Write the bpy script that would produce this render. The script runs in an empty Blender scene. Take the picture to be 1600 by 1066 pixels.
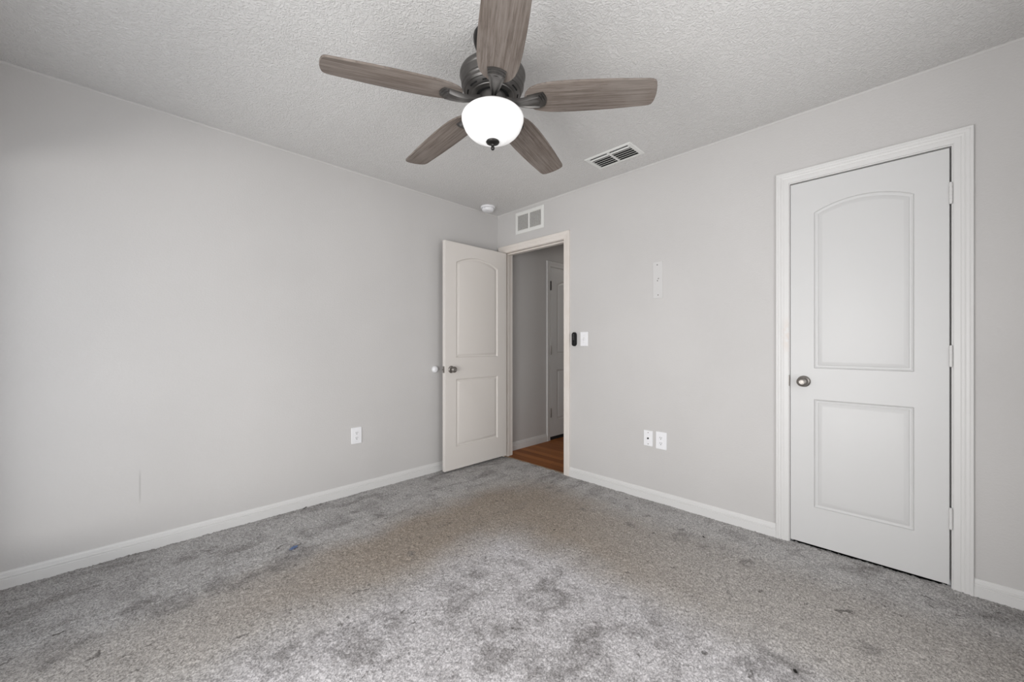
import bpy, bmesh, math, random
import numpy as np
from mathutils import Matrix, Vector
random.seed(7)
rng = np.random.default_rng(7)
scn = bpy.context.scene
col = scn.collection
PI = math.pi
H = 2.44                      # ceiling height; corner of the two seen walls at the origin
RX, RY = -3.25, -3.45         # the two walls behind the camera

# ------------------------------------------------------------------ camera
cam_d = bpy.data.cameras.new('camera')
cam_d.sensor_width = 36.0
cam_d.lens = 612.3 * 36.0 / 1600.0
cam_d.shift_y = 0.0031
cam_d.clip_start = 0.01
cam = bpy.data.objects.new('camera', cam_d)
col.objects.link(cam)
cam.location = (-2.7205, -2.9432, 1.134)
cam.rotation_euler = (PI / 2, 0, math.atan2(-0.7053, 0.709))
scn.camera = cam

# ------------------------------------------------------------------ colour management, world, daylight
scn.view_settings.view_transform = 'Standard'
scn.view_settings.look = 'None'
scn.view_settings.gamma = 1.0
scn.view_settings.use_curve_mapping = False
scn.view_settings.exposure = 0.0

world = bpy.data.worlds.new('world')
scn.world = world
world.use_nodes = True
wb = world.node_tree.nodes['Background']
wb.inputs[0].default_value = (0.86, 0.92, 1.0, 1)
wb.inputs[1].default_value = 1.2

# window opening in the wall at x = RX (out of frame, left of the camera) and one added in the wall behind the camera to light the left wall
WIN = dict(y0=-2.95, y1=-0.16, z0=0.16, z1=1.92)
FILL_WIN = dict(x0=-2.3, x1=-0.9, z0=0.45, z1=1.98)


def area_light(name, loc, direction, sx, sy, power, color):
    d = bpy.data.lights.new(name, 'AREA')
    d.shape = 'RECTANGLE'
    d.size, d.size_y = sx, sy
    d.energy = power
    d.color = color
    o = bpy.data.objects.new(name, d)
    col.objects.link(o)
    o.location = loc
    o.rotation_euler = Vector(direction).to_track_quat('-Z', 'Y').to_euler()
    return o


wy, wz = (WIN['y0'] + WIN['y1']) / 2, (WIN['z0'] + WIN['z1']) / 2
area_light('window_daylight', (RX - 0.22, -2.35, 0.95), (1, 0, 0), 1.15, 1.15, 43, (1.0, 0.988, 0.97))
area_light('sunlit_yard_glow', (RX - 2.6, -2.6, 0.55), (1, 0.25, 0.12), 3.2, 1.0, 84, (1.0, 0.98, 0.95))
area_light('window_daylight', ((FILL_WIN['x0'] + FILL_WIN['x1']) / 2, RY - 0.22, (FILL_WIN['z0'] + FILL_WIN['z1']) / 2), (0, 1, 0), 1.35, 1.45, 24, (1.0, 0.99, 0.975))  # fill light set in the added back window
area_light('hall_fill_light', (1.9, -0.55, 2.40), (0, 0, -1), 0.3, 0.3, 4.0, (1.0, 0.93, 0.85))  # unseen lamp, added to brighten the hall

# ------------------------------------------------------------------ materials


def new_mat(name, base, rough=0.6, metal=0.0, spec=0.3):
    m = bpy.data.materials.new(name)
    m.use_nodes = True
    b = m.node_tree.nodes['Principled BSDF']
    b.inputs['Base Color'].default_value = (*base, 1)
    b.inputs['Roughness'].default_value = rough
    b.inputs['Metallic'].default_value = metal
    b.inputs['Specular IOR Level'].default_value = spec
    return m


class NT:
    """tiny node-tree writer"""

    def __init__(s, m):
        s.t = m.node_tree
        s.n = s.t.nodes
        s.b = s.n['Principled BSDF']
        s.co = s.n.new('ShaderNodeTexCoord').outputs['Object']

    def link(s, a, b):
        s.t.links.new(a, b)

    def setin(s, sock, v):
        if isinstance(v, bpy.types.NodeSocket):
            s.link(v, sock)
        else:
            sock.default_value = v

    def mapping(s, scale=(1, 1, 1), loc=(0, 0, 0), rot=(0, 0, 0), src=None):
        n = s.n.new('ShaderNodeMapping')
        n.inputs['Scale'].default_value = scale
        n.inputs['Location'].default_value = loc
        n.inputs['Rotation'].default_value = rot
        s.link(src or s.co, n.inputs['Vector'])
        return n.outputs[0]

    def noise(s, scale, detail=2, rough=0.5, dist=0, vec=None):
        n = s.n.new('ShaderNodeTexNoise')
        n.inputs['Scale'].default_value = scale
        n.inputs['Detail'].default_value = detail
        n.inputs['Roughness'].default_value = rough
        n.inputs['Distortion'].default_value = dist
        s.link(vec or s.co, n.inputs['Vector'])
        return n.outputs['Fac']

    def math(s, op, a, b=0.0, c=0.0, clamp=False):
        n = s.n.new('ShaderNodeMath')
        n.operation = op
        n.use_clamp = clamp
        s.setin(n.inputs[0], a)
        s.setin(n.inputs[1], b)
        s.setin(n.inputs[2], c)
        return n.outputs[0]

    def ss(s, v, a, b):
        """smooth step of v between a and b"""
        n = s.n.new('ShaderNodeMapRange')
        n.interpolation_type = 'SMOOTHSTEP'
        s.setin(n.inputs['Value'], v)
        n.inputs['From Min'].default_value = a
        n.inputs['From Max'].default_value = b
        return n.outputs[0]

    def mix(s, f, a, b, mode='MIX'):
        n = s.n.new('ShaderNodeMix')
        n.data_type = 'RGBA'
        n.blend_type = mode
        s.setin(n.inputs[0], f)
        for i, v in ((6, a), (7, b)):
            if isinstance(v, tuple):
                n.inputs[i].default_value = (*v, 1)
            else:
                s.link(v, n.inputs[i])
        return n.outputs[2]

    def xyz(s, src=None):
        n = s.n.new('ShaderNodeSeparateXYZ')
        s.link(src or s.co, n.inputs[0])
        return n.outputs

    def bump(s, h, strength, dist):
        n = s.n.new('ShaderNodeBump')
        n.inputs['Strength'].default_value = strength
        n.inputs['Distance'].default_value = dist
        s.link(h, n.inputs['Height'])
        s.link(n.outputs[0], s.b.inputs['Normal'])

    def color(s, c):
        s.link(c, s.b.inputs['Base Color'])


# wall paint: pale greige with light orange-peel
def wall_paint(name, base, scuff=False):
    m = new_mat(name, base, 0.55, 0, 0.25)
    t = NT(m)
    big = t.noise(1.3, 2)
    c = t.mix(t.ss(big, 0.3, 0.7), tuple(v * 0.975 for v in base), tuple(min(1, v * 1.02) for v in base))
    if scuff:      # a thin vertical scuff near the floor and a few faint rub marks on the left wall
        x, y, z = t.xyz()
        d = t.math('ABSOLUTE', t.math('ADD', x, 2.652))
        f = t.math('MULTIPLY', t.ss(d, 0.0055, 0.001), t.math('MULTIPLY', t.ss(z, 0.25, 0.32), t.ss(z, 0.47, 0.40)))
        c = t.mix(t.math('MULTIPLY', f, 0.35), c, (0.25, 0.24, 0.23))
    t.color(c)
    t.bump(t.noise(95, 3, 0.55), 0.22, 0.004)
    return m


M_wall_l = wall_paint('greige_wall_paint_scuffed', (0.545, 0.532, 0.523), True)
M_wall = wall_paint('greige_wall_paint', (0.545, 0.532, 0.523))

# ceiling: off-white knockdown texture
M_ceil = new_mat('knockdown_ceiling', (0.65, 0.64, 0.63), 0.8, 0, 0.15)
t = NT(M_ceil)
n1 = t.noise(47, 3, 0.5, 2.0)
n2 = t.noise(150, 2, 0.5, 0.6)
h = t.math('ADD', t.ss(n1, 0.40, 0.66), t.math('MULTIPLY', n2, 0.3))
t.bump(h, 0.55, 0.0045)

M_trim = new_mat('white_trim_paint', (0.655, 0.648, 0.640), 0.4, 0, 0.35)
M_trim_warm = new_mat('aged_lamp_warmed_trim_paint', (0.74, 0.69, 0.64), 0.42, 0, 0.35)  # cream tone holds aged paint and some warm lamp light
t = NT(M_trim_warm)
t.color(t.mix(t.ss(t.noise(4, 3), 0.4, 0.75), (0.72, 0.675, 0.635), (0.69, 0.635, 0.585)))
M_door = new_mat('white_door_paint', (0.60, 0.597, 0.593), 0.42, 0, 0.35)
M_door_warm = new_mat('off_white_door_paint', (0.69, 0.655, 0.62), 0.42, 0, 0.35)  # warm tint partly stands for lamp light on the door
for m in (M_door, M_door_warm):
    t = NT(m)
    t.bump(t.noise(60, 3, 0.5, 0, t.mapping((1, 0.12, 1))), 0.06, 0.002)
M_closet_trim = new_mat('white_casing_paint_rubbed', (0.75, 0.745, 0.735), 0.4, 0, 0.35)
t = NT(M_closet_trim)   # rubbed pinkish patch on the latch-side casing above the knob
u_, v_, w_ = t.xyz()
f = t.math('MULTIPLY', t.ss(t.math('ABSOLUTE', t.math('SUBTRACT', u_, 2.462)), 0.035, 0.0), t.ss(t.math('ABSOLUTE', t.math('SUBTRACT', v_, 1.18)), 0.14, 0.0))
f = t.math('MULTIPLY', f, t.ss(t.noise(30, 3), 0.3, 0.6))
t.color(t.mix(t.math('MULTIPLY', f, 0.5), (0.655, 0.648, 0.640), (0.60, 0.48, 0.41)))

M_plastic = new_mat('white_plastic', (0.80, 0.80, 0.82), 0.35, 0, 0.45)
M_plastic_wall = new_mat('painted_plate', (0.585, 0.575, 0.57), 0.45, 0, 0.4)
M_vent = new_mat('white_vent_enamel', (0.72, 0.72, 0.70), 0.4, 0, 0.4)
M_louver = new_mat('grey_white_louver', (0.62, 0.61, 0.59), 0.5, 0, 0.3)
M_dark = new_mat('dark_void', (0.015, 0.015, 0.015), 0.9, 0, 0.1)
M_slot = new_mat('dark_slot', (0.03, 0.03, 0.03), 0.8, 0, 0.1)
M_black = new_mat('black_plastic', (0.008, 0.008, 0.009), 0.55, 0, 0.2)
M_button = new_mat('dark_grey_rubber', (0.07, 0.07, 0.07), 0.6, 0, 0.3)
M_screw = new_mat('grey_screw', (0.22, 0.21, 0.20), 0.4, 0.7)
M_blue = new_mat('blue_paper', (0.22, 0.30, 0.50), 0.8)
M_crumb = new_mat('white_paper', (0.85, 0.85, 0.85), 0.8)
M_debris = new_mat('dark_lint', (0.03, 0.027, 0.025), 0.9)


def metal(name, base, rough):
    m = new_mat(name, base, rough, 0.95)
    t = NT(m)
    t.color(t.mix(t.ss(t.noise(14, 3), 0.3, 0.75), base, tuple(v * 0.72 for v in base)))
    return m


M_nickel = metal('satin_nickel', (0.31, 0.29, 0.27), 0.40)
M_pewter = metal('brushed_pewter', (0.165, 0.158, 0.152), 0.47)
M_pewter_dark = metal('dark_pewter', (0.05, 0.048, 0.046), 0.42)

# weathered grey-brown blade wood, grain along the blade (local X)
M_wood = new_mat('weathered_blade_wood', (0.2, 0.16, 0.13), 0.6, 0, 0.25)
t = NT(M_wood)
oi = t.n.new('ShaderNodeObjectInfo').outputs['Random']
vadd = t.n.new('ShaderNodeVectorMath')
vadd.operation = 'ADD'
cmb = t.n.new('ShaderNodeCombineXYZ')
t.link(t.math('MULTIPLY', oi, 37.0), cmb.inputs[2])
t.link(t.co, vadd.inputs[0])
t.link(cmb.outputs[0], vadd.inputs[1])
src = vadd.outputs[0]
g1 = t.noise(1, 4, 0.6, 0.4, t.mapping((4, 120, 4), src=src))
g2 = t.noise(1, 5, 0.65, 0.8, t.mapping((14, 320, 14), src=src))
g3 = t.noise(6, 3, 0.5, 0, src)
c = t.mix(t.ss(g1, 0.28, 0.72), (0.120, 0.096, 0.081), (0.222, 0.190, 0.168))
c = t.mix(t.math('MULTIPLY', t.ss(g2, 0.52, 0.68), 0.6), c, (0.055, 0.040, 0.032))
c = t.mix(t.math('MULTIPLY', t.ss(g3, 0.45, 0.7), 0.3), c, (0.26, 0.235, 0.215))
t.color(c)
t.bump(g2, 0.25, 0.001)

# frosted glass bowl, lit from within
M_bowl = new_mat('lit_frosted_glass', (0.9, 0.9, 0.9), 0.25, 0, 0.5)
b = M_bowl.node_tree.nodes['Principled BSDF']
b.inputs['Emission Color'].default_value = (1.0, 0.985, 0.97, 1)
b.inputs['Emission Strength'].default_value = 0.27

# carpet: grey cut pile; the walked path round the (removed) bed is worn tan, darker soil blots elsewhere
M_carpet = new_mat('grey_cut_pile_carpet', (0.4, 0.4, 0.4), 0.95, 0, 0.1)
t = NT(M_carpet)
wob = t.math('MULTIPLY', t.math('SUBTRACT', t.noise(2.2, 3, 0.6), 0.5), 0.34)
x, y, z = t.xyz()
xw = t.math('ADD', x, wob)
yw = t.math('ADD', y, t.math('MULTIPLY', t.math('SUBTRACT', t.noise(2.2, 3, 0.6, 0, t.mapping(loc=(7, 3, 0))), 0.5), 0.34))
inside = t.math('MULTIPLY', t.ss(xw, -0.84, -1.20), t.ss(yw, -1.04, -1.42))          # where the bed stood
armL = t.math('MULTIPLY', t.ss(yw, -0.45, -0.92), t.ss(xw, -2.35, -1.3))
armR = t.math('MULTIPLY', t.ss(xw, -0.22, -0.66), t.ss(yw, -3.2, -2.2))
door_end = t.math('MULTIPLY', t.ss(yw, -0.45, -0.75), t.ss(xw, -0.10, -0.35))
path = t.math('MULTIPLY', t.math('MAXIMUM', t.math('MULTIPLY', armL, t.ss(xw, -0.15, -0.5)), t.math('MULTIPLY', armR, t.ss(yw, -0.55, -0.8))), t.math('SUBTRACT', 1.0, inside))
light_c = (0.50, 0.482, 0.488)
edge_c = (0.455, 0.443, 0.436)
tan_c = t.mix(t.ss(t.math('ADD', t.math('ABSOLUTE', t.math('ADD', x, 1.05)), t.math('ABSOLUTE', t.math('ADD', y, 0.95))), 0.5, 1.9), (0.315, 0.268, 0.222), (0.392, 0.368, 0.346))
c = t.mix(inside, edge_c, light_c)
c = t.mix(t.math('MULTIPLY', path, 0.95), c, tan_c)
dirty = t.ss(x, -1.9, -3.1)                                                            # soiled end by the far left wall
c = t.mix(t.math('MULTIPLY', dirty, t.math('MULTIPLY', t.ss(y, -1.3, -0.4), 0.55)), c, (0.29, 0.278, 0.268))
stk = t.noise(1, 5, 0.65, 0.6, t.mapping((2.0, 9.0, 1), (3, 1, 0), (0, 0, 0.12)))
stk = t.math('MULTIPLY', t.ss(stk, 0.50, 0.68), t.ss(y, -1.6, -1.0))
c = t.mix(t.math('MULTIPLY', stk, t.math('SUBTRACT', 0.60, t.math('MULTIPLY', path, 0.45))), c, (0.19, 0.178, 0.168))
blot = t.math('ADD', t.noise(6.5, 6, 0.70, 0.4), t.math('MULTIPLY', t.math('SUBTRACT', t.noise(120, 3, 0.7), 0.5), 0.22))
blot = t.ss(blot, 0.49, 0.61)
blot = t.math('MULTIPLY', blot, t.math('SUBTRACT', 1.0, t.math('MULTIPLY', path, 0.8)))
c = t.mix(t.math('MULTIPLY', blot, 0.42), c, (0.235, 0.222, 0.217))
st_n = t.n.new('ShaderNodeAttribute')      # soiled spots and footprints, laid out on the carpet mesh
st_n.attribute_name = 'soil'
soil = t.math('ADD', st_n.outputs['Fac'], t.math('MULTIPLY', t.math('SUBTRACT', t.noise(110, 3, 0.75), 0.5), 0.9))
c = t.mix(t.math('MULTIPLY', t.ss(soil, 0.10, 1.15), 0.74), c, (0.175, 0.164, 0.158))
flk = t.ss(t.noise(16, 4, 0.6, 0.8, t.mapping((1, 1.6, 1), (4, 9, 0), (0, 0, 0.6))), 0.63, 0.71)
c = t.mix(t.math('MULTIPLY', flk, 0.7), c, (0.10, 0.09, 0.085))
grain = t.noise(150, 3, 0.75)
grain2 = t.noise(330, 2, 0.6)
gm = t.math('ADD', t.math('MULTIPLY', t.ss(grain, 0.34, 0.66), 0.78), t.math('MULTIPLY', grain2, 0.42))
gm = t.math('ADD', gm, 0.40)
cc = t.n.new('ShaderNodeCombineColor')
for i in range(3):
    t.link(gm, cc.inputs[i])
c = t.mix(1.0, c, cc.outputs[0], 'MULTIPLY')
t.color(c)
t.bump(t.noise(240, 3, 0.7), 0.6, 0.004)

# hall planks along Y
M_planks = new_mat('orange_brown_planks', (0.2, 0.09, 0.04), 0.5, 0, 0.12)
t = NT(M_planks)
br = t.n.new('ShaderNodeTexBrick')
br.offset = 0.37
br.inputs['Scale'].default_value = 1.0
br.inputs['Brick Width'].default_value = 0.9
br.inputs['Row Height'].default_value = 0.083
br.inputs['Mortar Size'].default_value = 0.0012
br.inputs['Color1'].default_value = (0.24, 0.085, 0.026, 1)
br.inputs['Color2'].default_value = (0.42, 0.165, 0.055, 1)
br.inputs['Mortar'].default_value = (0.05, 0.02, 0.01, 1)
t.link(t.mapping((1, 1, 1), (0, 0, 0), (0, 0, PI / 2)), br.inputs['Vector'])
gr = t.noise(1, 5, 0.6, 0.6, t.mapping((70, 3, 1)))
t.color(t.mix(t.math('MULTIPLY', t.ss(gr, 0.45, 0.75), 0.5), br.outputs['Color'], (0.13, 0.042, 0.014)))

M_strip = new_mat('tan_metal_threshold', (0.33, 0.25, 0.18), 0.4, 0.5)
M_stone = new_mat('white_marble_sill', (0.75, 0.74, 0.73), 0.3)
M_glass = bpy.data.materials.new('window_glass')
M_glass.use_nodes = True
nt = M_glass.node_tree
nt.nodes.remove(nt.nodes['Principled BSDF'])
tr = nt.nodes.new('ShaderNodeBsdfTransparent')
gl = nt.nodes.new('ShaderNodeBsdfGlossy')
gl.inputs['Roughness'].default_value = 0.02
mx = nt.nodes.new('ShaderNodeMixShader')
mx.inputs[0].default_value = 0.06
nt.links.new(tr.outputs[0], mx.inputs[1])
nt.links.new(gl.outputs[0], mx.inputs[2])
nt.links.new(mx.outputs[0], nt.nodes['Material Output'].inputs[0])

# ------------------------------------------------------------------ building helpers


def tag(o, label=None, cat=None, group=None, kind=None):
    if label:
        o['label'] = label
    if cat:
        o['category'] = cat
    if group:
        o['group'] = group
    if kind:
        o['kind'] = kind
    return o


def empty(name, loc=(0, 0, 0), mat=None):
    o = bpy.data.objects.new(name, None)
    col.objects.link(o)
    o.empty_display_size = 0.05
    m = Matrix.Translation(loc)
    if mat is not None:
        m = m @ mat.to_4x4()
    o.matrix_world = m
    return o


def build(name, bm, mat, parent=None, smooth=False, angle=35):
    bmesh.ops.recalc_face_normals(bm, faces=bm.faces[:])
    me = bpy.data.meshes.new(name)
    bm.to_mesh(me)
    bm.free()
    for mm in (mat if isinstance(mat, (list, tuple)) else [mat]):
        me.materials.append(mm)
    if smooth:
        me.shade_smooth()
        me.set_sharp_from_angle(angle=math.radians(angle))
    o = bpy.data.objects.new(name, me)
    col.objects.link(o)
    if parent is not None:
        o.parent = parent
    return o


def bx(bm, x0, x1, y0, y1, z0, z1, bev=0.0, seg=2):
    vs = [bm.verts.new((x, y, z)) for x in (x0, x1) for y in (y0, y1) for z in (z0, z1)]
    fs = [(0, 1, 3, 2), (4, 6, 7, 5), (0, 4, 5, 1), (2, 3, 7, 6), (0, 2, 6, 4), (1, 5, 7, 3)]
    faces = [bm.faces.new([vs[i] for i in f]) for f in fs]
    if bev > 0:
        es = list({e for f in faces for e in f.edges})
        bmesh.ops.bevel(bm, geom=es, offset=bev, segments=seg, profile=0.5, affect='EDGES')
    return vs


def lathe(bm, prof, n=48, cx=0, cy=0, cap0=True, cap1=True):
    """revolve (r, z) profile about local Z"""
    rings = []
    for r, zz in prof:
        if r < 1e-6:
            rings.append([bm.verts.new((cx, cy, zz))])
        else:
            rings.append([bm.verts.new((cx + r * math.cos(2 * PI * i / n), cy + r * math.sin(2 * PI * i / n), zz)) for i in range(n)])
    for a, b2 in zip(rings[:-1], rings[1:]):
        for i in range(n):
            j = (i + 1) % n
            if len(a) == 1 and len(b2) == 1:
                continue
            if len(a) == 1:
                bm.faces.new((a[0], b2[j], b2[i]))
            elif len(b2) == 1:
                bm.faces.new((a[i], a[j], b2[0]))
            else:
                bm.faces.new((a[i], a[j], b2[j], b2[i]))
    if cap0 and len(rings[0]) > 1:
        bm.faces.new(rings[0])
    if cap1 and len(rings[-1]) > 1:
        bm.faces.new(rings[-1][::-1])


def loft(bm, rings, closed=True, caps=True):
    R = [[bm.verts.new(p) for p in r] for r in rings]
    n = len(R[0])
    for a, b2 in zip(R[:-1], R[1:]):
        for i in range(n if closed else n - 1):
            j = (i + 1) % n
            bm.faces.new((a[i], a[j], b2[j], b2[i]))
    if caps:
        bm.faces.new(R[0])
        bm.faces.new(R[-1][::-1])
    return R


def cyl(bm, p0, p1, r, n=16):
    p0, p1 = Vector(p0), Vector(p1)
    q = (p1 - p0).to_track_quat('Z', 'Y')
    rings = []
    for p in (p0, p1):
        rings.append([p + q @ Vector((r * math.cos(2 * PI * i / n), r * math.sin(2 * PI * i / n), 0)) for i in range(n)])
    loft(bm, rings)


def rrect(w, h2, r, n=5):
    pts = []
    for cx, cy, a0 in ((w / 2 - r, h2 / 2 - r, 0), (-w / 2 + r, h2 / 2 - r, PI / 2), (-w / 2 + r, -h2 / 2 + r, PI), (w / 2 - r, -h2 / 2 + r, 1.5 * PI)):
        for i in range(n + 1):
            a = a0 + PI / 2 * i / n
            pts.append((cx + r * math.cos(a), cy + r * math.sin(a)))
    return pts


def plate(bm, cx, cy, w, h2, r, z0, z1, ch=0.0015):
    """rounded plate in local XY standing from z0 to z1 with a chamfered front"""
    a = rrect(w, h2, r)
    b2 = rrect(w - 2 * ch, h2 - 2 * ch, max(r - ch, 0.0004))
    loft(bm, [[(cx + x, cy + y, z0) for x, y in a], [(cx + x, cy + y, z1 - ch) for x, y in a], [(cx + x, cy + y, z1) for x, y in b2]])


# local frames of the walls: X = right as seen from the room, Y = up, Z = out of the wall
def cols(a, b2, c2):
    return Matrix((a, b2, c2)).transposed()


ON_RIGHT = cols((0, -1, 0), (0, 0, 1), (-1, 0, 0))
ON_LEFT = cols((1, 0, 0), (0, 0, 1), (0, -1, 0))
ON_BACK = cols((-1, 0, 0), (0, 0, 1), (0, 1, 0))
ON_WINDOW = cols((0, 1, 0), (0, 0, 1), (1, 0, 0))

# ------------------------------------------------------------------ room shell
T = 0.12
# doorway and closet openings in the right wall, as distance from the corner (u) and height
DU0, DU1, DH = 0.092, 0.848, 2.045
CU0, CU1, CH = 2.473, 3.092, 2.052


def wall_with_holes(name, u_a, u_b, holes, mat, frame, thick=T):
    """boxes round rectangular holes (u0,u1,v0,v1), sorted along u"""
    root_bm = bmesh.new()
    cur = u_a
    for u0, u1, v0, v1 in holes:
        bx(root_bm, cur, u0, 0, H, -thick, 0)
        if v0 > 0:
            bx(root_bm, u0, u1, 0, v0, -thick, 0)
        bx(root_bm, u0, u1, v1, H, -thick, 0)
        cur = u1
    bx(root_bm, cur, u_b, 0, H, -thick, 0)
    o = build(name, root_bm, mat)
    o.matrix_world = frame
    return tag(o, kind='structure')


J = 0.018   # jamb board thickness
tag(wall_with_holes('wall_right', 0.0, -RY, [(DU0 - J, DU1 + J, 0, DH + J), (CU0 - J, CU1 + J, 0, CH + J)], M_wall, ON_RIGHT.to_4x4()),
    'pale greige right wall with the hall doorway and closet door', 'wall')
bm = bmesh.new()
bx(bm, RX - 0.15, T, 0, 0.12, 0, H)
tag(build('wall_left', bm, M_wall_l), 'pale greige left wall behind the open white door', 'wall', kind='structure')
fr = Matrix.Translation((RX, 0, 0)) @ ON_WINDOW.to_4x4()
tag(wall_with_holes('wall_window', RY - 0.15, 0, [(WIN['y0'], WIN['y1'], WIN['z0'], WIN['z1'])], M_wall, fr, 0.15), 'pale greige wall with the large window', 'wall')
fr = Matrix.Translation((0, RY, 0)) @ ON_BACK.to_4x4()
tag(wall_with_holes('wall_back', -T, -RX, [(-FILL_WIN['x1'], -FILL_WIN['x0'], FILL_WIN['z0'], FILL_WIN['z1'])], M_wall, fr, 0.15), 'pale greige wall behind the camera', 'wall')
bm = bmesh.new()
bx(bm, RX - 0.15, T, RY - 0.15, 0.12, H, H + 0.1)
tag(build('ceiling', bm, M_ceil), 'off-white knockdown textured bedroom ceiling', 'ceiling', kind='structure')

# carpet: a fine grid whose points stand up and lie down like tufts
GX, GY = 540, 576
xs = np.linspace(RX, 0.012, GX)
ys = np.linspace(RY, 0.0, GY)
X, Y = np.meshgrid(xs, ys, indexing='ij')
Z = rng.normal(0, 0.0017, X.shape)
lo = rng.normal(0, 1, (GX // 12 + 2, GY // 12 + 2))
ix = np.arange(GX) / 12.0
iy = np.arange(GY) / 12.0
i0, j0 = ix.astype(int), iy.astype(int)
fx, fy = (ix - i0)[:, None], (iy - j0)[None, :]
L = (lo[i0][:, j0] * (1 - fx) * (1 - fy) + lo[i0 + 1][:, j0] * fx * (1 - fy) + lo[i0][:, j0 + 1] * (1 - fx) * fy + lo[i0 + 1][:, j0 + 1] * fx * fy)
Z += L * 0.0012 + 0.004
Xj = X + rng.normal(0, 0.0012, X.shape)
Xj[0], Xj[-1] = X[0], X[-1]
Yj = Y + rng.normal(0, 0.0012, X.shape)


def lattice(cell, seed):
    g = np.random.default_rng(seed)
    nx, ny = int(3.4 / cell) + 3, int(3.6 / cell) + 3
    q = g.normal(0, 1, (nx, ny))
    u, v = (X - RX) / cell, (Y - RY) / cell
    a, b2 = u.astype(int), v.astype(int)
    fu, fv = u - a, v - b2
    fu, fv = fu * fu * (3 - 2 * fu), fv * fv * (3 - 2 * fv)
    return q[a, b2] * (1 - fu) * (1 - fv) + q[a + 1, b2] * fu * (1 - fv) + q[a, b2 + 1] * (1 - fu) * fv + q[a + 1, b2 + 1] * fu * fv


SPOTS = [(-1.33, -1.75, 0.035), (-1.45, -1.83, 0.075), (-1.33, -1.83, 0.05), (-1.47, -2.12, 0.12), (-1.56, -2.17, 0.09), (-1.26, -2.27, 0.055), (-1.16, -2.26, 0.07), (-1.29, -2.16, 0.05), (-1.70, -2.07, 0.06), (-1.13, -2.60, 0.09), (-1.49, -1.46, 0.07), (-1.68, -1.58, 0.08), (-1.80, -1.62, 0.05), (-1.66, -1.83, 0.05), (-1.79, -1.88, 0.06), (-2.07, -1.51, 0.08), (-2.18, -1.36, 0.05), (-2.35, -1.40, 0.09), (-1.94, -1.45, 0.06), (-2.58, -0.69, 0.07), (-2.41, -0.65, 0.07), (-2.30, -0.70, 0.05), (-2.69, -0.62, 0.05), (-2.88, -0.75, 0.06), (-2.49, -0.31, 0.05), (-1.95, -0.45, 0.05), (-2.03, -0.63, 0.07), (-2.17, -0.67, 0.07), (-1.63, -1.07, 0.03), (-0.39, -2.00, 0.05), (-0.32, -1.96, 0.02), (-0.43, -2.14, 0.025), (-0.37, -2.21, 0.018), (-0.24, -0.90, 0.022), (-0.34, -0.96, 0.018), (-0.35, -1.06, 0.025), (-0.47, -1.40, 0.022), (-0.47, -1.73, 0.03), (-0.43, -2.36, 0.03), (-0.28, -1.74, 0.025), (-0.10, -2.79, 0.06), (-0.10, -3.20, 0.09), (-0.76, -2.84, 0.03), (-0.95, -2.71, 0.018), (-1.15, -2.06, 0.016), (-1.60, -0.33, 0.022), (-0.92, -0.47, 0.015), (-1.53, -0.50, 0.03), (-1.96, -0.40, 0.04)]
w1 = 0.55 * lattice(0.09, 1) + 0.35 * lattice(0.04, 2) + 0.2 * lattice(0.018, 3)
w2 = 0.55 * lattice(0.09, 4) + 0.35 * lattice(0.04, 5) + 0.2 * lattice(0.018, 6)
soil = np.zeros_like(X)
for sx_, sy_, sr in SPOTS:
    dd = np.hypot(X + w1 * sr * 1.0 - sx_, Y + w2 * sr * 1.0 - sy_) / (sr * 1.30)
    soil = np.maximum(soil, np.clip((1.45 - dd) / 1.3, 0, 1) * (1.0 if sr < 0.04 else 0.85))
V = np.stack([Xj, Yj, Z], -1).reshape(-1, 3).astype(np.float32)
idx = np.arange(GX * GY).reshape(GX, GY)
Q = np.stack([idx[:-1, :-1], idx[1:, :-1], idx[1:, 1:], idx[:-1, 1:]], -1).reshape(-1, 4).astype(np.int32)
me = bpy.data.meshes.new('floor')
me.vertices.add(len(V))
me.vertices.foreach_set('co', V.ravel())
me.loops.add(Q.size)
me.loops.foreach_set('vertex_index', Q.ravel())
me.polygons.add(len(Q))
me.polygons.foreach_set('loop_start', np.arange(0, Q.size, 4, dtype=np.int32))
me.update(calc_edges=True)
me.shade_smooth()
me.attributes.new('soil', 'FLOAT', 'POINT').data.foreach_set('value', soil.ravel().astype(np.float32))
me.materials.append(M_carpet)
o = bpy.data.objects.new('floor', me)
col.objects.link(o)
tag(o, 'worn grey cut-pile bedroom carpet with tan traffic stains', 'carpet', kind='structure')

# hall beyond the doorway
HX0, HX1, HY0, HY1 = T, 2.7, -1.25, 0.03
bm = bmesh.new()
bx(bm, 0.02, HX1, HY0, HY1, -0.05, -0.004)
tag(build('floor_hall', bm, M_planks), 'orange-brown wood plank floor in the hall', 'floor', kind='structure')
bm = bmesh.new()
bx(bm, HX0, HX1, HY1, HY1 + 0.1, -0.05, H)
tag(build('wall_hall', bm, M_wall), 'grey hall wall seen through the doorway', 'wall', kind='structure')
bm = bmesh.new()
bx(bm, HX0, HX1, HY0 - 0.1, HY0, -0.05, H)
bx(bm, HX1, HX1 + 0.1, HY0 - 0.1, HY1 + 0.1, -0.05, H)
tag(build('wall_hall_far', bm, M_wall), 'hall walls out of sight past the doorway', 'wall', kind='structure')
bm = bmesh.new()
bx(bm, HX0, HX1 + 0.1, HY0 - 0.1, HY1 + 0.1, H, H + 0.1)
tag(build('ceiling_hall', bm, M_ceil), 'hall ceiling beyond the doorway', 'ceiling', kind='structure')
bm = bmesh.new()   # shallow closet behind the shut door
bx(bm, 0.70, 0.75, -3.45, -1.9, 0, H)
bx(bm, T, 0.75, -1.95, -1.9, 0, H)
bx(bm, T, 0.75, -3.5, -3.45, 0, H)
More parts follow.
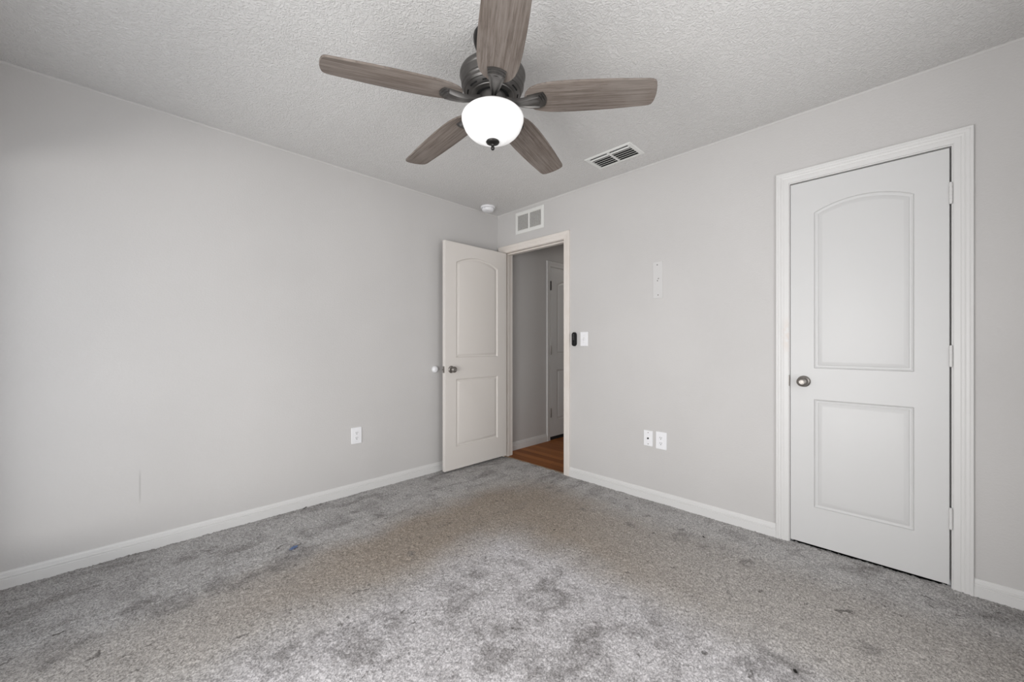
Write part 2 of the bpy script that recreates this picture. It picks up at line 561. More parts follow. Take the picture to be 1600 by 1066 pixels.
bx(bm, T, 0.75, -3.5, -1.9, H, H + 0.05)
bx(bm, 0.012, 0.75, -3.5, -1.9, -0.05, -0.006)
tag(build('wall_closet', bm, M_dark), 'dark closet interior behind the shut door', 'closet', kind='structure')

# baseboards ----------------------------------------------------------
BASE_PROF = [(-0.004, 0), (-0.004, 0.0145), (0.047, 0.0145), (0.049, 0.0112), (0.0525, 0.0112), (0.0545, 0.0135), (0.060, 0.0130), (0.062, 0.0098), (0.066, 0.0096), (0.074, 0.0085), (0.080, 0.0050), (0.0835, 0.0045), (0.0835, 0)]


def baseboard(name, a, b2, frame, loc, label, mat=M_trim):
    bm = bmesh.new()
    loft(bm, [[(u, v, w) for v, w in BASE_PROF] for u in (a, b2)])
    o = build(name, bm, mat)
    o.matrix_world = Matrix.Translation(loc) @ frame.to_4x4()
    return tag(o, label, 'baseboard', kind='structure')


baseboard('baseboard_left', RX, 0.0, ON_LEFT, (0, 0, 0), 'white baseboard along the left wall')
baseboard('baseboard_right', 0.913, 2.410, ON_RIGHT, (0, 0, 0), 'white baseboard between the hall doorway and the closet door')
baseboard('baseboard_right', 3.158, -RY, ON_RIGHT, (0, 0, 0), 'short white baseboard right of the closet door')
baseboard('baseboard_back', 0, -RX, ON_BACK, (0, RY, 0), 'white baseboard behind the camera')
baseboard('baseboard_window', RY, 0, ON_WINDOW, (RX, 0, 0), 'white baseboard under the window')
baseboard('baseboard_hall', HX0, 0.806, ON_LEFT, (0, HY1, 0), 'white baseboard along the hall wall')

# painted bead where the walls meet the ceiling
bead = [(H, 0), (H, 0.006), (H - 0.004, 0.0055), (H - 0.009, 0.003), (H - 0.011, 0)]
for nm, a, b2, frm, lab in (('trim_1', RX, 0.0, ON_LEFT, 'thin pale paint bead along the left wall top'), ('trim_2', 0.0, -RY, ON_RIGHT, 'thin pale paint bead along the right wall top')):
    bm = bmesh.new()
    loft(bm, [[(u, v, w) for v, w in bead] for u in (a, b2)])
    o = build(nm, bm, M_wall)
    o.matrix_world = frm.to_4x4()
    tag(o, lab, 'trim', kind='structure')

# door casings ---------------------------------------------------------
CAS = [(0.0, 0.0), (0.0, 0.0085), (0.003, 0.010), (0.022, 0.0115), (0.024, 0.0105), (0.027, 0.0120), (0.034, 0.0135), (0.036, 0.0125), (0.039, 0.0150), (0.048, 0.0165), (0.050, 0.0155), (0.053, 0.0175), (0.0595, 0.0175), (0.062, 0.0150), (0.062, 0.0)]


def casing_mesh(bm, u0, u1, vt, flip=0.0, sgn=1, kL=1.0, kR=1.0, v_bottom=-0.004):
    rings = []
    rings.append([(u0 - d * kL, v_bottom, flip + sgn * w) for d, w in CAS])
    rings.append([(u0 - d * kL, vt + d, flip + sgn * w) for d, w in CAS])
    rings.append([(u1 + d * kR, vt + d, flip + sgn * w) for d, w in CAS])
    rings.append([(u1 + d * kR, v_bottom, flip + sgn * w) for d, w in CAS])
    loft(bm, rings)


def jamb_mesh(bm, u0, u1, vt, depth, stop_at):
    bx(bm, u0 - J, u0, -0.004, vt + J, -depth - 0.002, 0.002)
    bx(bm, u1, u1 + J, -0.004, vt + J, -depth - 0.002, 0.002)
    bx(bm, u0, u1, vt, vt + J, -depth - 0.002, 0.002)
    if stop_at is not None:          # door stop strips
        s0, s1 = -stop_at - 0.032, -stop_at
        bx(bm, u0, u0 + 0.011, -0.004, vt, s0, s1, 0.002)
        bx(bm, u1 - 0.011, u1, -0.004, vt, s0, s1, 0.002)
        bx(bm, u0 + 0.011, u1 - 0.011, vt - 0.011, vt, s0, s1, 0.002)


root = empty('trim_3', (0, 0, 0), ON_RIGHT)
tag(root, 'cream casing and jamb round the open hall doorway', 'door frame', kind='structure')
bm = bmesh.new()
casing_mesh(bm, DU0 - 0.005, DU1 + 0.004, DH + 0.004)
casing_mesh(bm, DU0 - 0.005, DU1 + 0.004, DH + 0.004, -T, -1)
build('casing', bm, M_trim_warm, root)
bm = bmesh.new()
jamb_mesh(bm, DU0, DU1, DH, T, 0.040)
build('jamb', bm, M_trim_warm, root)
bm = bmesh.new()
bx(bm, DU1 - 0.0015, DU1 + 0.001, 0.88, 0.945, -0.036, -0.006)
build('strike_plate', bm, M_nickel, root)

root = empty('trim_4', (0, 0, 0), ON_RIGHT)
tag(root, 'white moulded casing and jamb round the shut closet door', 'door frame', kind='structure')
bm = bmesh.new()
casing_mesh(bm, CU0 - 0.004, CU1 + 0.005, CH + 0.006)
build('casing', bm, M_closet_trim, root)
bm = bmesh.new()
jamb_mesh(bm, CU0, CU1, CH, T, 0.040)
build('jamb', bm, M_trim, root)
bm = bmesh.new()
bx(bm, CU0 - 0.0045, CU0 - 0.0005, 0.895, 0.957, 0.0015, 0.0115, 0.001)
build('strike_plate', bm, M_nickel, root)

# threshold strip between carpet and planks
bm = bmesh.new()
loft(bm, [[(0.006, yy, -0.004), (0.006, yy, 0.004), (0.012, yy, 0.0075), (0.024, yy, 0.0075), (0.033, yy, 0.0), (0.033, yy, -0.004)] for yy in (-DU0, -DU1)])
tag(build('trim_5', bm, M_strip), 'tan threshold strip between carpet and hall planks', 'threshold', kind='structure')

# ------------------------------------------------------------------ doors


def arch_outline(ul, ur, vb, vs, rise, d, n=20):
    """closed outline of a panel inset by d: bottom-left, bottom-right, then the top from right to left"""
    hw = (ur - ul) / 2
    uc = (ul + ur) / 2
    pts = [(ul + d, vb + d), (ur - d, vb + d)]
    if rise > 0:
        R = (hw * hw + rise * rise) / (2 * rise)
        vc = vs + rise - R
        r = R - d
    for i in range(n + 1):
        u = (ur - d) + (ul - ur + 2 * d) * i / n
        v = vc + math.sqrt(max(r * r - (u - uc) ** 2, 0)) if rise > 0 else vs - d
        pts.append((u, v))
    return pts


def door_leaf(bm, W, Hh, thick, panels):
    ch = 0.0015
    sides = []
    for w0, s in ((0.0, 1), (-thick, -1)):
        edges = []
        a = [bm.verts.new(p) for p in ((ch, ch, w0), (W - ch, ch, w0), (W - ch, Hh - ch, w0), (ch, Hh - ch, w0))]
        b2 = [bm.verts.new(p) for p in ((0, 0, w0 - s * ch), (W, 0, w0 - s * ch), (W, Hh, w0 - s * ch), (0, Hh, w0 - s * ch))]
        for i in range(4):
            j = (i + 1) % 4
            bm.faces.new((a[i], a[j], b2[j], b2[i]))
            edges.append(bm.edges.get((a[i], a[j])))
        sides.append(b2)
        for (ul, ur, vb, vs, rise) in panels:
            rings = []
            for d, dep in ((0, 0), (0.0030, -0.0075), (0.010, -0.0118), (0.0155, -0.0120), (0.0175, -0.0090), (0.034, -0.0022), (0.0385, -0.0016)):
                rings.append([bm.verts.new((u, v, w0 + s * dep)) for u, v in arch_outline(ul, ur, vb, vs, rise, d)])
            n = len(rings[0])
            for r0, r1 in zip(rings[:-1], rings[1:]):
                for i in range(n):
                    j = (i + 1) % n
                    bm.faces.new((r0[i], r0[j], r1[j], r1[i]))
            bm.faces.new(rings[-1])
            for i in range(n):
                edges.append(bm.edges.get((rings[0][i], rings[0][(i + 1) % n])))
        bmesh.ops.triangle_fill(bm, use_beauty=True, use_dissolve=False, edges=edges)
    a, b2 = sides
    for i in range(4):
        j = (i + 1) % 4
        bm.faces.new((a[i], a[j], b2[j], b2[i]))


KNOB = [(0.0315, 0.0), (0.0315, 0.003), (0.0295, 0.0065), (0.022, 0.0095), (0.0125, 0.0115), (0.0115, 0.020), (0.0125, 0.026), (0.019, 0.031), (0.0255, 0.037), (0.0275, 0.044), (0.0262, 0.051), (0.0215, 0.057), (0.0150, 0.0600), (0.0135, 0.0592), (0.009, 0.0592), (0.008, 0.0610), (0.0, 0.0612)]


def knob(parent, u, v, w, sgn=1, mat=None):
    bm = bmesh.new()
    lathe(bm, [(r, sgn * z) for r, z in KNOB], 40, cap1=False)
    o = build('door_knob', bm, mat or M_nickel, parent, True, 50)
    o.location = (u, v, w)
    return o


def hinge(parent, u, v, w, mat, length=0.089, r=0.0062, side=1):
    bm = bmesh.new()
    n = 5
    seg = length / n
    for k in range(n):
        cyl(bm, (0, -length / 2 + k * seg + 0.0008, 0), (0, -length / 2 + (k + 1) * seg - 0.0008, 0), r, 14)
    cyl(bm, (0, -length / 2, 0), (0, length / 2, 0), r * 0.78, 12)
    for s in (-1, 1):
        lathe_pts = [(0, s * length / 2, 0), (0, s * (length / 2 + 0.005), 0)]
        cyl(bm, *lathe_pts, r * 0.8, 12)
    bx(bm, 0, side * 0.004, -length / 2, length / 2, -r - 0.008, -r * 0.4)
    o = build('hinge', bm, mat, parent, True, 40)
    o.location = (u, v, w)
    return o


# shut closet door (24 in leaf, hinged on its right)
cw = CU1 - CU0 - 0.0085
root = empty('door_1', (0, -(CU0 + 0.0025), 0.018), ON_RIGHT)
tag(root, 'shut white two-panel arch-top closet door with nickel knob', 'door', kind='structure')
bm = bmesh.new()
door_leaf(bm, cw, 2.027, 0.035, [(0.108, 0.496, 0.211, 0.810, 0), (0.108, 0.496, 0.982, 1.846, 0.050)])
o = build('leaf', bm, M_door, root, True, 25)
o.location = (0, 0, 0.0015)
knob(root, 0.0625, 0.907, 0.0015)
for zz in (1.832, 1.079, 0.328):
    hinge(root, cw + 0.0035, zz - 0.018, 0.0095, M_trim, side=-1)

# open hall door, swung back near the left wall: visible face looks away from that wall
root = empty('door_2', (-0.741, -0.130, 0.026), ON_LEFT)
tag(root, 'open white two-panel arch-top door standing against the left wall', 'door', kind='structure')
bm = bmesh.new()
door_leaf(bm, 0.738, 2.012, 0.035, [(0.122, 0.622, 0.198, 0.798, 0), (0.122, 0.622, 0.990, 1.838, 0.064)])
build('leaf', bm, M_door_warm, root, True, 25)
knob(root, 0.066, 0.887, 0)
knob(root, 0.066, 0.887, -0.035, -1)
bm = bmesh.new()
bx(bm, -0.0015, 0.001, 0.858, 0.916, -0.0300, -0.0050, 0.0006)
build('latch_plate', bm, M_nickel, root)
bm = bmesh.new()
loft(bm, [[(-0.0012, 0.880, -0.0240), (-0.0012, 0.894, -0.0240), (-0.0012, 0.894, -0.0110), (-0.0012, 0.880, -0.0110)], [(-0.011, 0.880, -0.0240), (-0.011, 0.894, -0.0240), (-0.008, 0.894, -0.0110), (-0.008, 0.880, -0.0110)]])
build('latch_bolt', bm, M_nickel, root)
for zz in (1.83, 1.08, 0.33):
    hinge(root, 0.7445, zz - 0.026, -0.0415, M_trim_warm)

# shut door in the hall wall, hinged on its left
root = empty('trim_6', (0, HY1, 0), ON_LEFT)
tag(root, 'white casing round the hall door seen through the doorway', 'door frame', kind='structure')
bm = bmesh.new()
casing_mesh(bm, 0.868, 1.632, 2.054)
build('casing', bm, M_trim, root)
bm = bmesh.new()
bx(bm, 0.868, 0.872, 0, 2.054, 0, 0.003)
build('jamb', bm, M_trim, root)
bm = bmesh.new()
bx(bm, 0.872, 1.628, -0.003, 0.037, 0.0002, 0.003)  # dark plate standing for the shade in the gap under the leaf
build('gap_shade_plate', bm, M_slot, root)
root = empty('door_3', (0.875, HY1 - 0.001, 0.035), ON_LEFT)
tag(root, 'shut white panelled hall door seen through the open doorway', 'door', kind='structure')
bm = bmesh.new()
door_leaf(bm, 0.75, 2.008, 0.0005 + 0.020, [(0.118, 0.632, 0.195, 0.795, 0), (0.118, 0.632, 0.985, 1.820, 0.064)])
o = build('leaf', bm, M_door, root, True, 25)
o.location = (0, 0, 0.006)
for zz, mm in ((1.826, M_pewter_dark), (1.060, M_nickel), (0.320, M_nickel)):
    hinge(root, -0.0035, zz - 0.035, 0.013, mm, 0.10)
knob(root, 0.69, 0.89, 0.006)

# ------------------------------------------------------------------ windows (out of frame, they let the daylight in; the back one is added for its light)


def window(name, frame, loc, u0, u1, v0, v1, label):
    root = empty(name, loc, frame)
    tag(root, label, 'window', kind='structure')
    bm = bmesh.new()
    f = 0.045
    for a in ((u0, u1, v0, v0 + f), (u0, u1, v1 - f, v1), (u0, u0 + f, v0 + f, v1 - f), (u1 - f, u1, v0 + f, v1 - f), ((u0 + u1) / 2 - 0.02, (u0 + u1) / 2 + 0.02, v0 + f, v1 - f)):
        bx(bm, *a, -0.135, -0.085)
    build('window_frame', bm, M_plastic, root)
    bm = bmesh.new()
    bx(bm, u0 + f, u1 - f, v0 + f, v1 - f, -0.112, -0.108)
    build('pane', bm, M_glass, root)
    bm = bmesh.new()
    bx(bm, u0 - 0.02, u1 + 0.02, v0 - 0.02, v0 + 0.001, -0.085, 0.03, 0.003)
    build('window_sill', bm, M_stone, root)


window('window_1', ON_WINDOW, (RX, 0, 0), WIN['y0'], WIN['y1'], WIN['z0'], WIN['z1'], 'large white window left of the camera')
window('fill_window_2', ON_BACK, (0, RY, 0), -FILL_WIN['x1'], -FILL_WIN['x0'], FILL_WIN['z0'], FILL_WIN['z1'], 'added white window behind the camera, unseen fill for the left wall')

# ------------------------------------------------------------------ ceiling fan
FAN = (-1.607, -1.708)
fan = empty('ceiling_fan', (FAN[0], FAN[1], H))
tag(fan, 'five-blade ceiling fan with weathered wood blades and lit white glass bowl', 'ceiling fan')


def fz(z):
    return z - H


def fl(prof):
    return [(r, fz(z)) for r, z in prof]


bm = bmesh.new()
lathe(bm, fl([(0.060, H - 0.0005), (0.080, H - 0.0005), (0.082, 2.432), (0.081, 2.415), (0.075, 2.395), (0.060, 2.378), (0.040, 2.368), (0.022, 2.364)]))
build('canopy', bm, M_pewter_dark, fan, True, 40)
bm = bmesh.new()
lathe(bm, fl([(0.019, 2.372), (0.019, 2.318), (0.034, 2.312), (0.036, 2.296)]), 24)
build('downrod', bm, M_pewter_dark, fan, True, 40)
bm = bmesh.new()
lathe(bm, fl([(0.02, 2.300), (0.085, 2.299), (0.118, 2.292), (0.134, 2.281), (0.1385, 2.272), (0.1385, 2.262), (0.1365, 2.257), (0.1350, 2.255), (0.1335, 2.240), (0.1300, 2.228),
              (0.1310, 2.226), (0.1315, 2.221), (0.1290, 2.216), (0.1270, 2.2145), (0.1255, 2.206), (0.1200, 2.199), (0.1160, 2.1985), (0.1130, 2.196), (0.1060, 2.1905), (0.0950, 2.1875), (0.0900, 2.1865), (0.0880, 2.1840), (0.0800, 2.1820), (0.0700, 2.1815), (0.0690, 2.1870), (0.05, 2.1880)]), 64)
build('motor_housing', bm, M_pewter, fan, True, 28)
bm = bmesh.new()
rings = []
for i in range(7):           # cooling slots cut round the underside
    a = 0.38 * (i / 6 - 0.5)
    rings.append([(rr * math.cos(a), rr * math.sin(a), fz(zz)) for rr, zz in ((0.1030, 2.1898), (0.1078, 2.1917), (0.1078, 2.1945), (0.1030, 2.1945))])
loft(bm, rings)
vs0 = build('vent_slot', bm, M_dark, fan)
for k in range(10):
    o = vs0 if k == 0 else vs0.copy()
    if k:
        col.objects.link(o)
        o.parent = fan
    o.matrix_local = Matrix.Translation((0, 0, -0.0011)) @ Matrix.Rotation(2 * PI * k / 10, 4, 'Z')
bm = bmesh.new()
lathe(bm, fl([(0.069, 2.1870), (0.0690, 2.1800), (0.060, 2.1800), (0.058, 2.1870)]), 48)
build('shadow_ring', bm, M_dark, fan, True)
bm = bmesh.new()
lathe(bm, fl([(0.030, 2.190), (0.0585, 2.1885), (0.0590, 2.150), (0.0570, 2.147), (0.0570, 2.134), (0.0820, 2.132), (0.0820, 2.126), (0.03, 2.126)]), 48)
build('switch_housing', bm, M_pewter, fan, True, 30)
bm = bmesh.new()
BOWL = [(0.083, 2.1285), (0.090, 2.1275), (0.104, 2.1210), (0.117, 2.1120), (0.1265, 2.1020), (0.1310, 2.0910), (0.1305, 2.0790), (0.1260, 2.0640), (0.1180, 2.0450), (0.1060, 2.0285), (0.0910, 2.0155), (0.0760, 2.0075), (0.0680, 2.0050), (0.0640, 2.0025), (0.0600, 1.9990), (0.0480, 1.9960), (0.030, 1.9945), (0.0, 1.9940)]
lathe(bm, fl(BOWL), 64, cap0=False)
build('light_bowl', bm, M_bowl, fan, True, 60)
bm = bmesh.new()
lathe(bm, fl([(0.0, 1.9955), (0.0265, 1.9945), (0.0285, 1.9905), (0.0265, 1.9865), (0.0200, 1.9830), (0.0110, 1.9810), (0.0070, 1.9780), (0.0062, 1.9720), (0.0078, 1.9680), (0.0082, 1.9630), (0.0060, 1.9580), (0.0, 1.9560)]), 32)
build('finial', bm, M_pewter_dark, fan, True, 50)

PITCH = math.radians(9.5)
DROOP = math.radians(3.7)
BZ = 2.1670           # height at which the drooping blade planes meet the axis
ST = [(0.136, 0.004), (0.139, 0.019), (0.146, 0.034), (0.158, 0.049), (0.175, 0.0605), (0.200, 0.0700), (0.235, 0.0765), (0.28, 0.0795), (0.34, 0.0800), (0.42, 0.0785), (0.50, 0.0750), (0.58, 0.0695), (0.625, 0.0665), (0.640, 0.0640), (0.650, 0.0590), (0.656, 0.0480), (0.660, 0.030), (0.662, 0.010)]


def blade_bm():
    bm = bmesh.new()
    th = 0.0075
    outl = [(r, w) for r, w in ST] + [(r, -w) for r, w in reversed(ST)]
    e = 0.0012

    def ring(k, z):
        return [(0.136 + (r - 0.136) * (1 - 2 * e * k) + e * k * 0.5, w * (1 - 0.018 * k), z) for r, w in outl]
    loft(bm, [ring(1, th / 2), ring(0, th / 2 - e), ring(0, -th / 2 + e), ring(1, -th / 2)])
    return bm


def iron_bm():
    """curved bracket lofted from the switch housing out under the blade, ribbed, ending in a stepped crescent"""
    bm = bmesh.new()
    rings = []
    stn = [(0.052, 0.0120, 0.004, 0.0), (0.066, 0.0120, 0.002, 0.0), (0.085, 0.0125, -0.004, 0.05), (0.105, 0.0155, -0.009, 0.2), (0.125, 0.0190, -0.0125, 0.45), (0.145, 0.023, -0.0135, 0.75), (0.165, 0.0270, -0.0130, 1.0), (0.185, 0.0305, -0.0115, 1.0), (0.203, 0.0335, -0.0085, 1.0)]
    for r, w, dz, roll in stn:
        a = -PITCH * roll
        pts = []
        sec = [(-1.0, 0.004), (-1.0, -0.006), (-0.90, -0.0125), (-0.74, -0.0135), (-0.55, -0.0085), (-0.28, -0.0120), (0, -0.0145), (0.28, -0.0120), (0.55, -0.0085), (0.74, -0.0135), (0.90, -0.0125), (1.0, -0.006), (1.0, 0.004), (0.6, 0.007), (-0.6, 0.007)]
        for s, hh in sec:
            yy, zz = s * w, hh
            pts.append((r - abs(s) * 0.004 * (r > 0.19), yy * math.cos(a) - zz * math.sin(a), dz + yy * math.sin(a) + zz * math.cos(a)))
        rings.append(pts)
    loft(bm, rings)
    # stepped crescent end plates against the blade
    for r0, r1, hw, z0, z1 in ((0.150, 0.229, 0.0365, -0.0095, -0.0035), (0.155, 0.221, 0.0345, -0.0150, -0.009), (0.160, 0.213, 0.0325, -0.0200, -0.0145)):
        o1 = []
        for i in range(13):
            s = -1 + 2 * i / 12
            o1.append((r1 - 0.012 * s * s, s * hw))
        o1 += [(r0, hw * 0.62), (r0, -hw * 0.62)]
        a = -PITCH
        loft(bm, [[(r, yy * math.cos(a) - zz * math.sin(a), yy * math.sin(a) + zz * math.cos(a)) for r, yy in o1] for zz in (z1, z0)])
    return bm


b0 = build('blade', blade_bm(), M_wood, fan, True, 40)
i0_ = build('blade_iron', iron_bm(), M_pewter, fan, True, 32)
for k in range(5):
    ang = math.radians(-10.8 - 44.85 + 72 * k)
    bl = b0 if k == 0 else b0.copy()
    ir = i0_ if k == 0 else i0_.copy()
    if k:
        col.objects.link(bl)
        col.objects.link(ir)
        bl.parent = fan
        ir.parent = fan
    bl.matrix_local = Matrix.Translation((0, 0, BZ - H)) @ Matrix.Rotation(ang, 4, 'Z') @ Matrix.Rotation(DROOP, 4, 'Y') @ Matrix.Rotation(-PITCH, 4, 'X')
    ir.matrix_local = Matrix.Translation((0, 0, BZ - H)) @ Matrix.Rotation(ang, 4, 'Z') @ Matrix.Rotation(DROOP, 4, 'Y')

# ------------------------------------------------------------------ ceiling air vent
VX0, VX1, VY0, VY1 = -0.402, -0.197, -1.690, -1.335
root = empty('ceiling_vent', ((VX0 + VX1) / 2, (VY0 + VY1) / 2, H))
tag(root, 'white louvred air vent in the ceiling near the right wall', 'air vent')
hx, hy = (VX1 - VX0) / 2, (VY1 - VY0) / 2
bm = bmesh.new()
rings = []
for d, e, z in ((0.0, 0.0, -0.0003), (0.001, 0.001, -0.004), (0.005, 0.006, -0.0075), (0.017, 0.027, -0.0085), (0.019, 0.030, -0.0065), (0.019, 0.030, -0.001)):
    rings.append([(-hx + d, -hy + e, z), (hx - d, -hy + e, z), (hx - d, hy - e, z), (-hx + d, hy - e, z)])
loft(bm, rings, caps=False)
build('frame', bm, M_vent, root)
bm = bmesh.new()
bx(bm, -hx + 0.018, hx - 0.018, -0.0075, 0.0075, -0.0085, -0.0015, 0.001)
build('divider', bm, M_vent, root)
bm = bmesh.new()
bx(bm, -hx + 0.018, hx - 0.018, -hy + 0.029, hy - 0.029, -0.0012, -0.0004)  # dark sheet standing for the shaded duct, no hole behind it
build('duct_shade', bm, M_dark, root)
for s in (-1, 1):
    bm = bmesh.new()
    ya, yb = (0.0075, hy - 0.029) if s > 0 else (-hy + 0.029, -0.0075)
    n = 6
    pit = (2 * hx - 0.040) / n
    for k in range(n):
        xc = -hx + 0.020 + pit * (k + (0.95 if k == 0 else 0.70))
        prof = []
        for i in range(6):            # curved blade, opening toward the room
            q = i / 5
            prof.append((xc + (-0.0045 + 0.010 * q * q if k == 0 else 0.0075 - 0.013 * q * q), -0.0015 - 0.0085 * (1 - (1 - q) ** 2)))
        ring = prof + [(x + 0.0012, z + 0.0008) for x, z in reversed(prof)]
        loft(bm, [[(x, yy, z) for x, z in ring] for yy in (ya, yb)])
    build('louver_bank', bm, M_vent, root, True, 50)

# ------------------------------------------------------------------ wall return grille above the doorway
root = empty('return_grille', (0, -0.441, 2.302), ON_RIGHT)
tag(root, 'white return air grille high on the wall above the doorway', 'air vent')
gw, gh = 0.180, 0.104
bm = bmesh.new()
rings = []
for d, z in ((0.0, 0.0003), (0.0, 0.004), (0.003, 0.007), (0.028, 0.009), (0.031, 0.007), (0.031, 0.001)):
    rings.append([(-gw + d, -gh + d, z), (gw - d, -gh + d, z), (gw - d, gh - d, z), (-gw + d, gh - d, z)])
loft(bm, rings, caps=False)
build('frame', bm, M_vent, root)
bm = bmesh.new()
bx(bm, -0.009, 0.009, -gh + 0.030, gh - 0.030, 0.002, 0.0085, 0.001)
build('divider', bm, M_vent, root)
bm = bmesh.new()
bx(bm, -gw + 0.030, gw - 0.030, -gh + 0.030, gh - 0.030, 0.0004, 0.001)  # dark grey sheet in place of shade behind the louvers
build('duct_shade', bm, M_button, root)
for s in (-1, 1):
    bm = bmesh.new()
    ua, ub = (0.009, gw - 0.031) if s > 0 else (-gw + 0.031, -0.009)
    n = 12
    pit = (2 * gh - 0.062) / n
    for k in range(n):
        vc = -gh + 0.031 + pit * (k + 0.5)
        sec = [(vc + 0.0052, 0.0015), (vc + 0.0064, 0.0015), (vc - 0.0044, 0.0078), (vc - 0.0056, 0.0078)]
        loft(bm, [[(u, v, w) for v, w in sec] for u in (ua, ub)])
    build('louver_bank', bm, M_louver, root)

# ------------------------------------------------------------------ smoke alarm
root = empty('smoke_alarm', (-0.255, -0.140, H))
tag(root, 'round white smoke alarm on the ceiling by the corner', 'smoke alarm')
bm = bmesh.new()
lathe(bm, [(0.055, -0.0004), (0.069, -0.0004), (0.070, -0.004), (0.070, -0.012), (0.067, -0.0155), (0.050, -0.0165)])
build('base', bm, M_plastic, root, True, 35)
bm = bmesh.new()
lathe(bm, [(0.050, -0.0160), (0.0545, -0.0170), (0.0575, -0.0210), (0.0575, -0.0270), (0.0545, -0.0360), (0.048, -0.0425), (0.036, -0.0455), (0.0, -0.0460)])
build('cover', bm, M_plastic, root, True, 35)
bm = bmesh.new()
lathe(bm, [(0.005, -0.0002), (0.005, -0.002), (0.0, -0.0022)], 14)
o = build('indicator_light', bm, M_button, root)
o.matrix_local = Matrix.Translation((-0.0545, -0.016, -0.0235)) @ Matrix.Rotation(math.radians(-75), 4, 'Y')

# ------------------------------------------------------------------ electrical plates


def screw(parent, u, v, w, r=0.0035, mat=None):
    bm = bmesh.new()
    lathe(bm, [(r, 0.0), (r, 0.0007), (r * 0.75, 0.0013), (0.0, 0.0014)], 14)
    o = build('screw', bm, mat or M_screw, parent, True)
    o.location = (u, v, w)


def outlet(frame, loc, label):
    root = empty('electrical_outlet', loc, frame)
    tag(root, label, 'electrical outlet', 'duplex outlets low on the walls')
    bm = bmesh.new()
    plate(bm, 0, 0, 0.079, 0.124, 0.005, 0.0003, 0.0065, 0.003)
    build('cover_plate', bm, M_plastic, root, True, 40)
    for s in (-1, 1):
        bm = bmesh.new()
        pts = []
        for i in range(28):
            a = 2 * PI * i / 28
            pts.append((0.0172 * math.cos(a), max(-0.0135, min(0.0135, 0.0172 * math.sin(a)))))
        loft(bm, [[(x, s * 0.0195 + y, z) for x, y in pts] for z in (0.006, 0.0085)])
        rec = build('receptacle', bm, M_plastic, root, True, 40)
        bm = bmesh.new()
        bx(bm, -0.0076, -0.0052, s * 0.0195 - 0.001, s * 0.0195 + 0.0085, 0.0082, 0.0089)
        bx(bm, 0.0052, 0.0076, s * 0.0195, s * 0.0195 + 0.0080, 0.0082, 0.0089)
        lathe_pts = [(0.0030, 0.0082), (0.0030, 0.0089), (0.0, 0.0089)]
        lathe(bm, lathe_pts, 14, 0, s * 0.0195 - 0.0068)
        build('slots', bm, M_slot, rec)
    screw(root, 0, 0, 0.0063, 0.0030, M_plastic)
    return root


outlet(ON_LEFT, (-1.4595, 0, 0.441), 'white duplex outlet low on the left wall')
outlet(ON_RIGHT, (0, -1.7155, 0.447), 'white duplex outlet right of the coax plate, low on the right wall')

root = empty('coax_plate', (0, -1.619, 0.449), ON_RIGHT)
tag(root, 'white cable plate with a dark centre jack, left of the right-wall outlet', 'wall plate')
bm = bmesh.new()
plate(bm, 0, 0, 0.067, 0.112, 0.002, 0.0003, 0.0055, 0.0015)
build('cover_plate', bm, M_plastic, root, True, 40)
screw(root, 0, 0.041, 0.0053)
screw(root, 0, -0.041, 0.0053)
bm = bmesh.new()
lathe(bm, [(0.0060, 0.0052), (0.0060, 0.0105), (0.0048, 0.0105), (0.0045, 0.0065), (0.0, 0.0065)], 18)
build('jack', bm, M_slot, root, True)

root = empty('light_switch', (0, -1.0595, 1.177), ON_RIGHT)
tag(root, 'white toggle light switch beside the hall doorway', 'light switch')
bm = bmesh.new()
plate(bm, 0, 0, 0.074, 0.119, 0.004, 0.0003, 0.0062, 0.003)
build('cover_plate', bm, M_plastic, root, True, 40)
bm = bmesh.new()
bx(bm, -0.0055, 0.0055, -0.0125, 0.0125, 0.0058, 0.0069)
build('toggle_slot', bm, M_louver, root)
bm = bmesh.new()
loft(bm, [[(-0.0042, -0.006, 0.0066), (0.0042, -0.006, 0.0066), (0.0042, 0.006, 0.0066), (-0.0042, 0.006, 0.0066)], [(-0.0036, -0.0135, 0.0165), (0.0036, -0.0135, 0.0165), (0.0036, -0.0075, 0.0185), (-0.0036, -0.0075, 0.0185)]])
build('toggle', bm, M_plastic, root)
screw(root, 0, 0.030, 0.0060, 0.0030, M_louver)
screw(root, 0, -0.030, 0.0060, 0.0030, M_louver)

# fan remote in its wall cradle
root = empty('fan_remote', (0, -0.966, 1.176), ON_RIGHT)
tag(root, 'black rounded remote control mounted left of the light switch', 'remote control')
bm = bmesh.new()
a = rrect(0.041, 0.118, 0.0204, 8)
s_ = lambda k: [(x * k[0], y * k[1]) for x, y in a]
rings = []
for k, z in (((0.92, 0.96), 0.0004), ((1, 1), 0.004), ((1, 1), 0.017), ((0.93, 0.975), 0.0215), ((0.80, 0.93), 0.0232)):
    rings.append([(x, y, z) for x, y in s_(k)])
loft(bm, rings)
build('body', bm, M_black, root, True, 40)
for vv in (0.040, 0.026, 0.012, -0.002):
    bm = bmesh.new()
    lathe(bm, [(0.0055, 0.0226), (0.0055, 0.0242), (0.0045, 0.0249), (0.0, 0.0250)], 18, 0, vv)
    build('button', bm, M_button, root, True)

# white mounting bar left on the right wall
root = empty('mounting_plate', (0, -1.690, 1.594), ON_RIGHT)
tag(root, 'pale vertical mounting plate with screws halfway up the right wall', 'mounting plate')
bm = bmesh.new()
plate(bm, 0, 0, 0.070, 0.262, 0.002, 0.0003, 0.0040, 0.001)
build('plate', bm, M_plastic_wall, root, True, 40)
for u, v in ((-0.003, 0.108), (0.006, 0.009), (-0.001, -0.006), (0.003, -0.108)):
    screw(root, u, v, 0.0038, 0.0042)

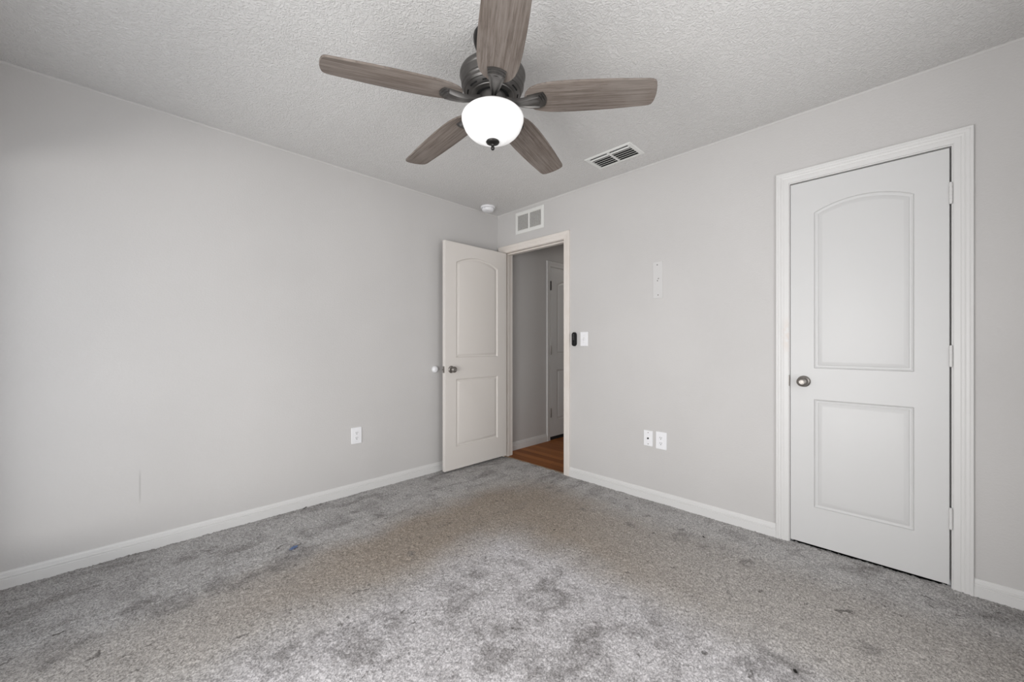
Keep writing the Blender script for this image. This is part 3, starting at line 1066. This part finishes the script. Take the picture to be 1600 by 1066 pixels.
# white round bumper on the left wall where the knob of the open door would hit
root = empty('wall_bumper', (-0.758, 0, 0.912), ON_LEFT)
tag(root, 'small round white door bumper on the left wall at knob height', 'door bumper')
bm = bmesh.new()
lathe(bm, [(0.022, 0.0003), (0.030, 0.001), (0.030, 0.010), (0.026, 0.018), (0.018, 0.023), (0.0, 0.025)], 32)
build('bumper', bm, M_plastic, root, True, 50)

# ------------------------------------------------------------------ scraps on the carpet


def scrap(name, loc, sx, sy, mat, label, cat, rot, group=None):
    bm = bmesh.new()
    n = 5
    grid = [[bm.verts.new(((i / n - 0.5) * sx * (1 + 0.15 * random.uniform(-1, 1)), (j / n - 0.5) * sy * (1 + 0.2 * random.uniform(-1, 1)), 0.0025 + 0.25 * min(sx, sy) * random.random())) for j in range(n + 1)] for i in range(n + 1)]
    fs = []
    for i in range(n):
        for j in range(n):
            fs.append(bm.faces.new((grid[i][j], grid[i + 1][j], grid[i + 1][j + 1], grid[i][j + 1])))
    bmesh.ops.solidify(bm, geom=fs, thickness=0.0012)
    o = build(name, bm, mat, None, True, 60)
    o.location = (loc[0], loc[1], 0.006)
    o.rotation_euler = (0, 0, rot)
    return tag(o, label, cat, group)


scrap('paper_scrap', (-2.05, -0.56), 0.042, 0.026, M_blue, 'small blue scrap on the carpet near the left wall', 'scrap', 0.7)
scrap('paper_crumb', (-0.09, -2.350), 0.030, 0.006, M_crumb, 'thin white sliver on the carpet beside the closet door casing', 'crumb', 1.9)
scrap('paper_crumb', (-1.32, -2.22), 0.015, 0.008, M_crumb, 'white crumb on the pale grey carpet at bottom centre', 'crumb', -0.7)
scrap('paper_crumb', (-0.95, -2.31), 0.009, 0.008, M_crumb, 'white crumb on the tan stain in front of the closet door', 'crumb', 0.3)
scrap('lint_clump', (-1.08, -2.675), 0.018, 0.010, M_debris, 'dark lint clump near the bottom edge of the picture', 'lint', 0.4)
scrap('lint_clump', (-1.83, -0.030), 0.035, 0.008, M_debris, 'dark lint strand against the left baseboard', 'lint', 0.6)
scrap('lint_clump', (-0.315, -2.110), 0.022, 0.009, M_debris, 'dark lint fleck on the carpet before the right baseboard', 'lint', 0.9)
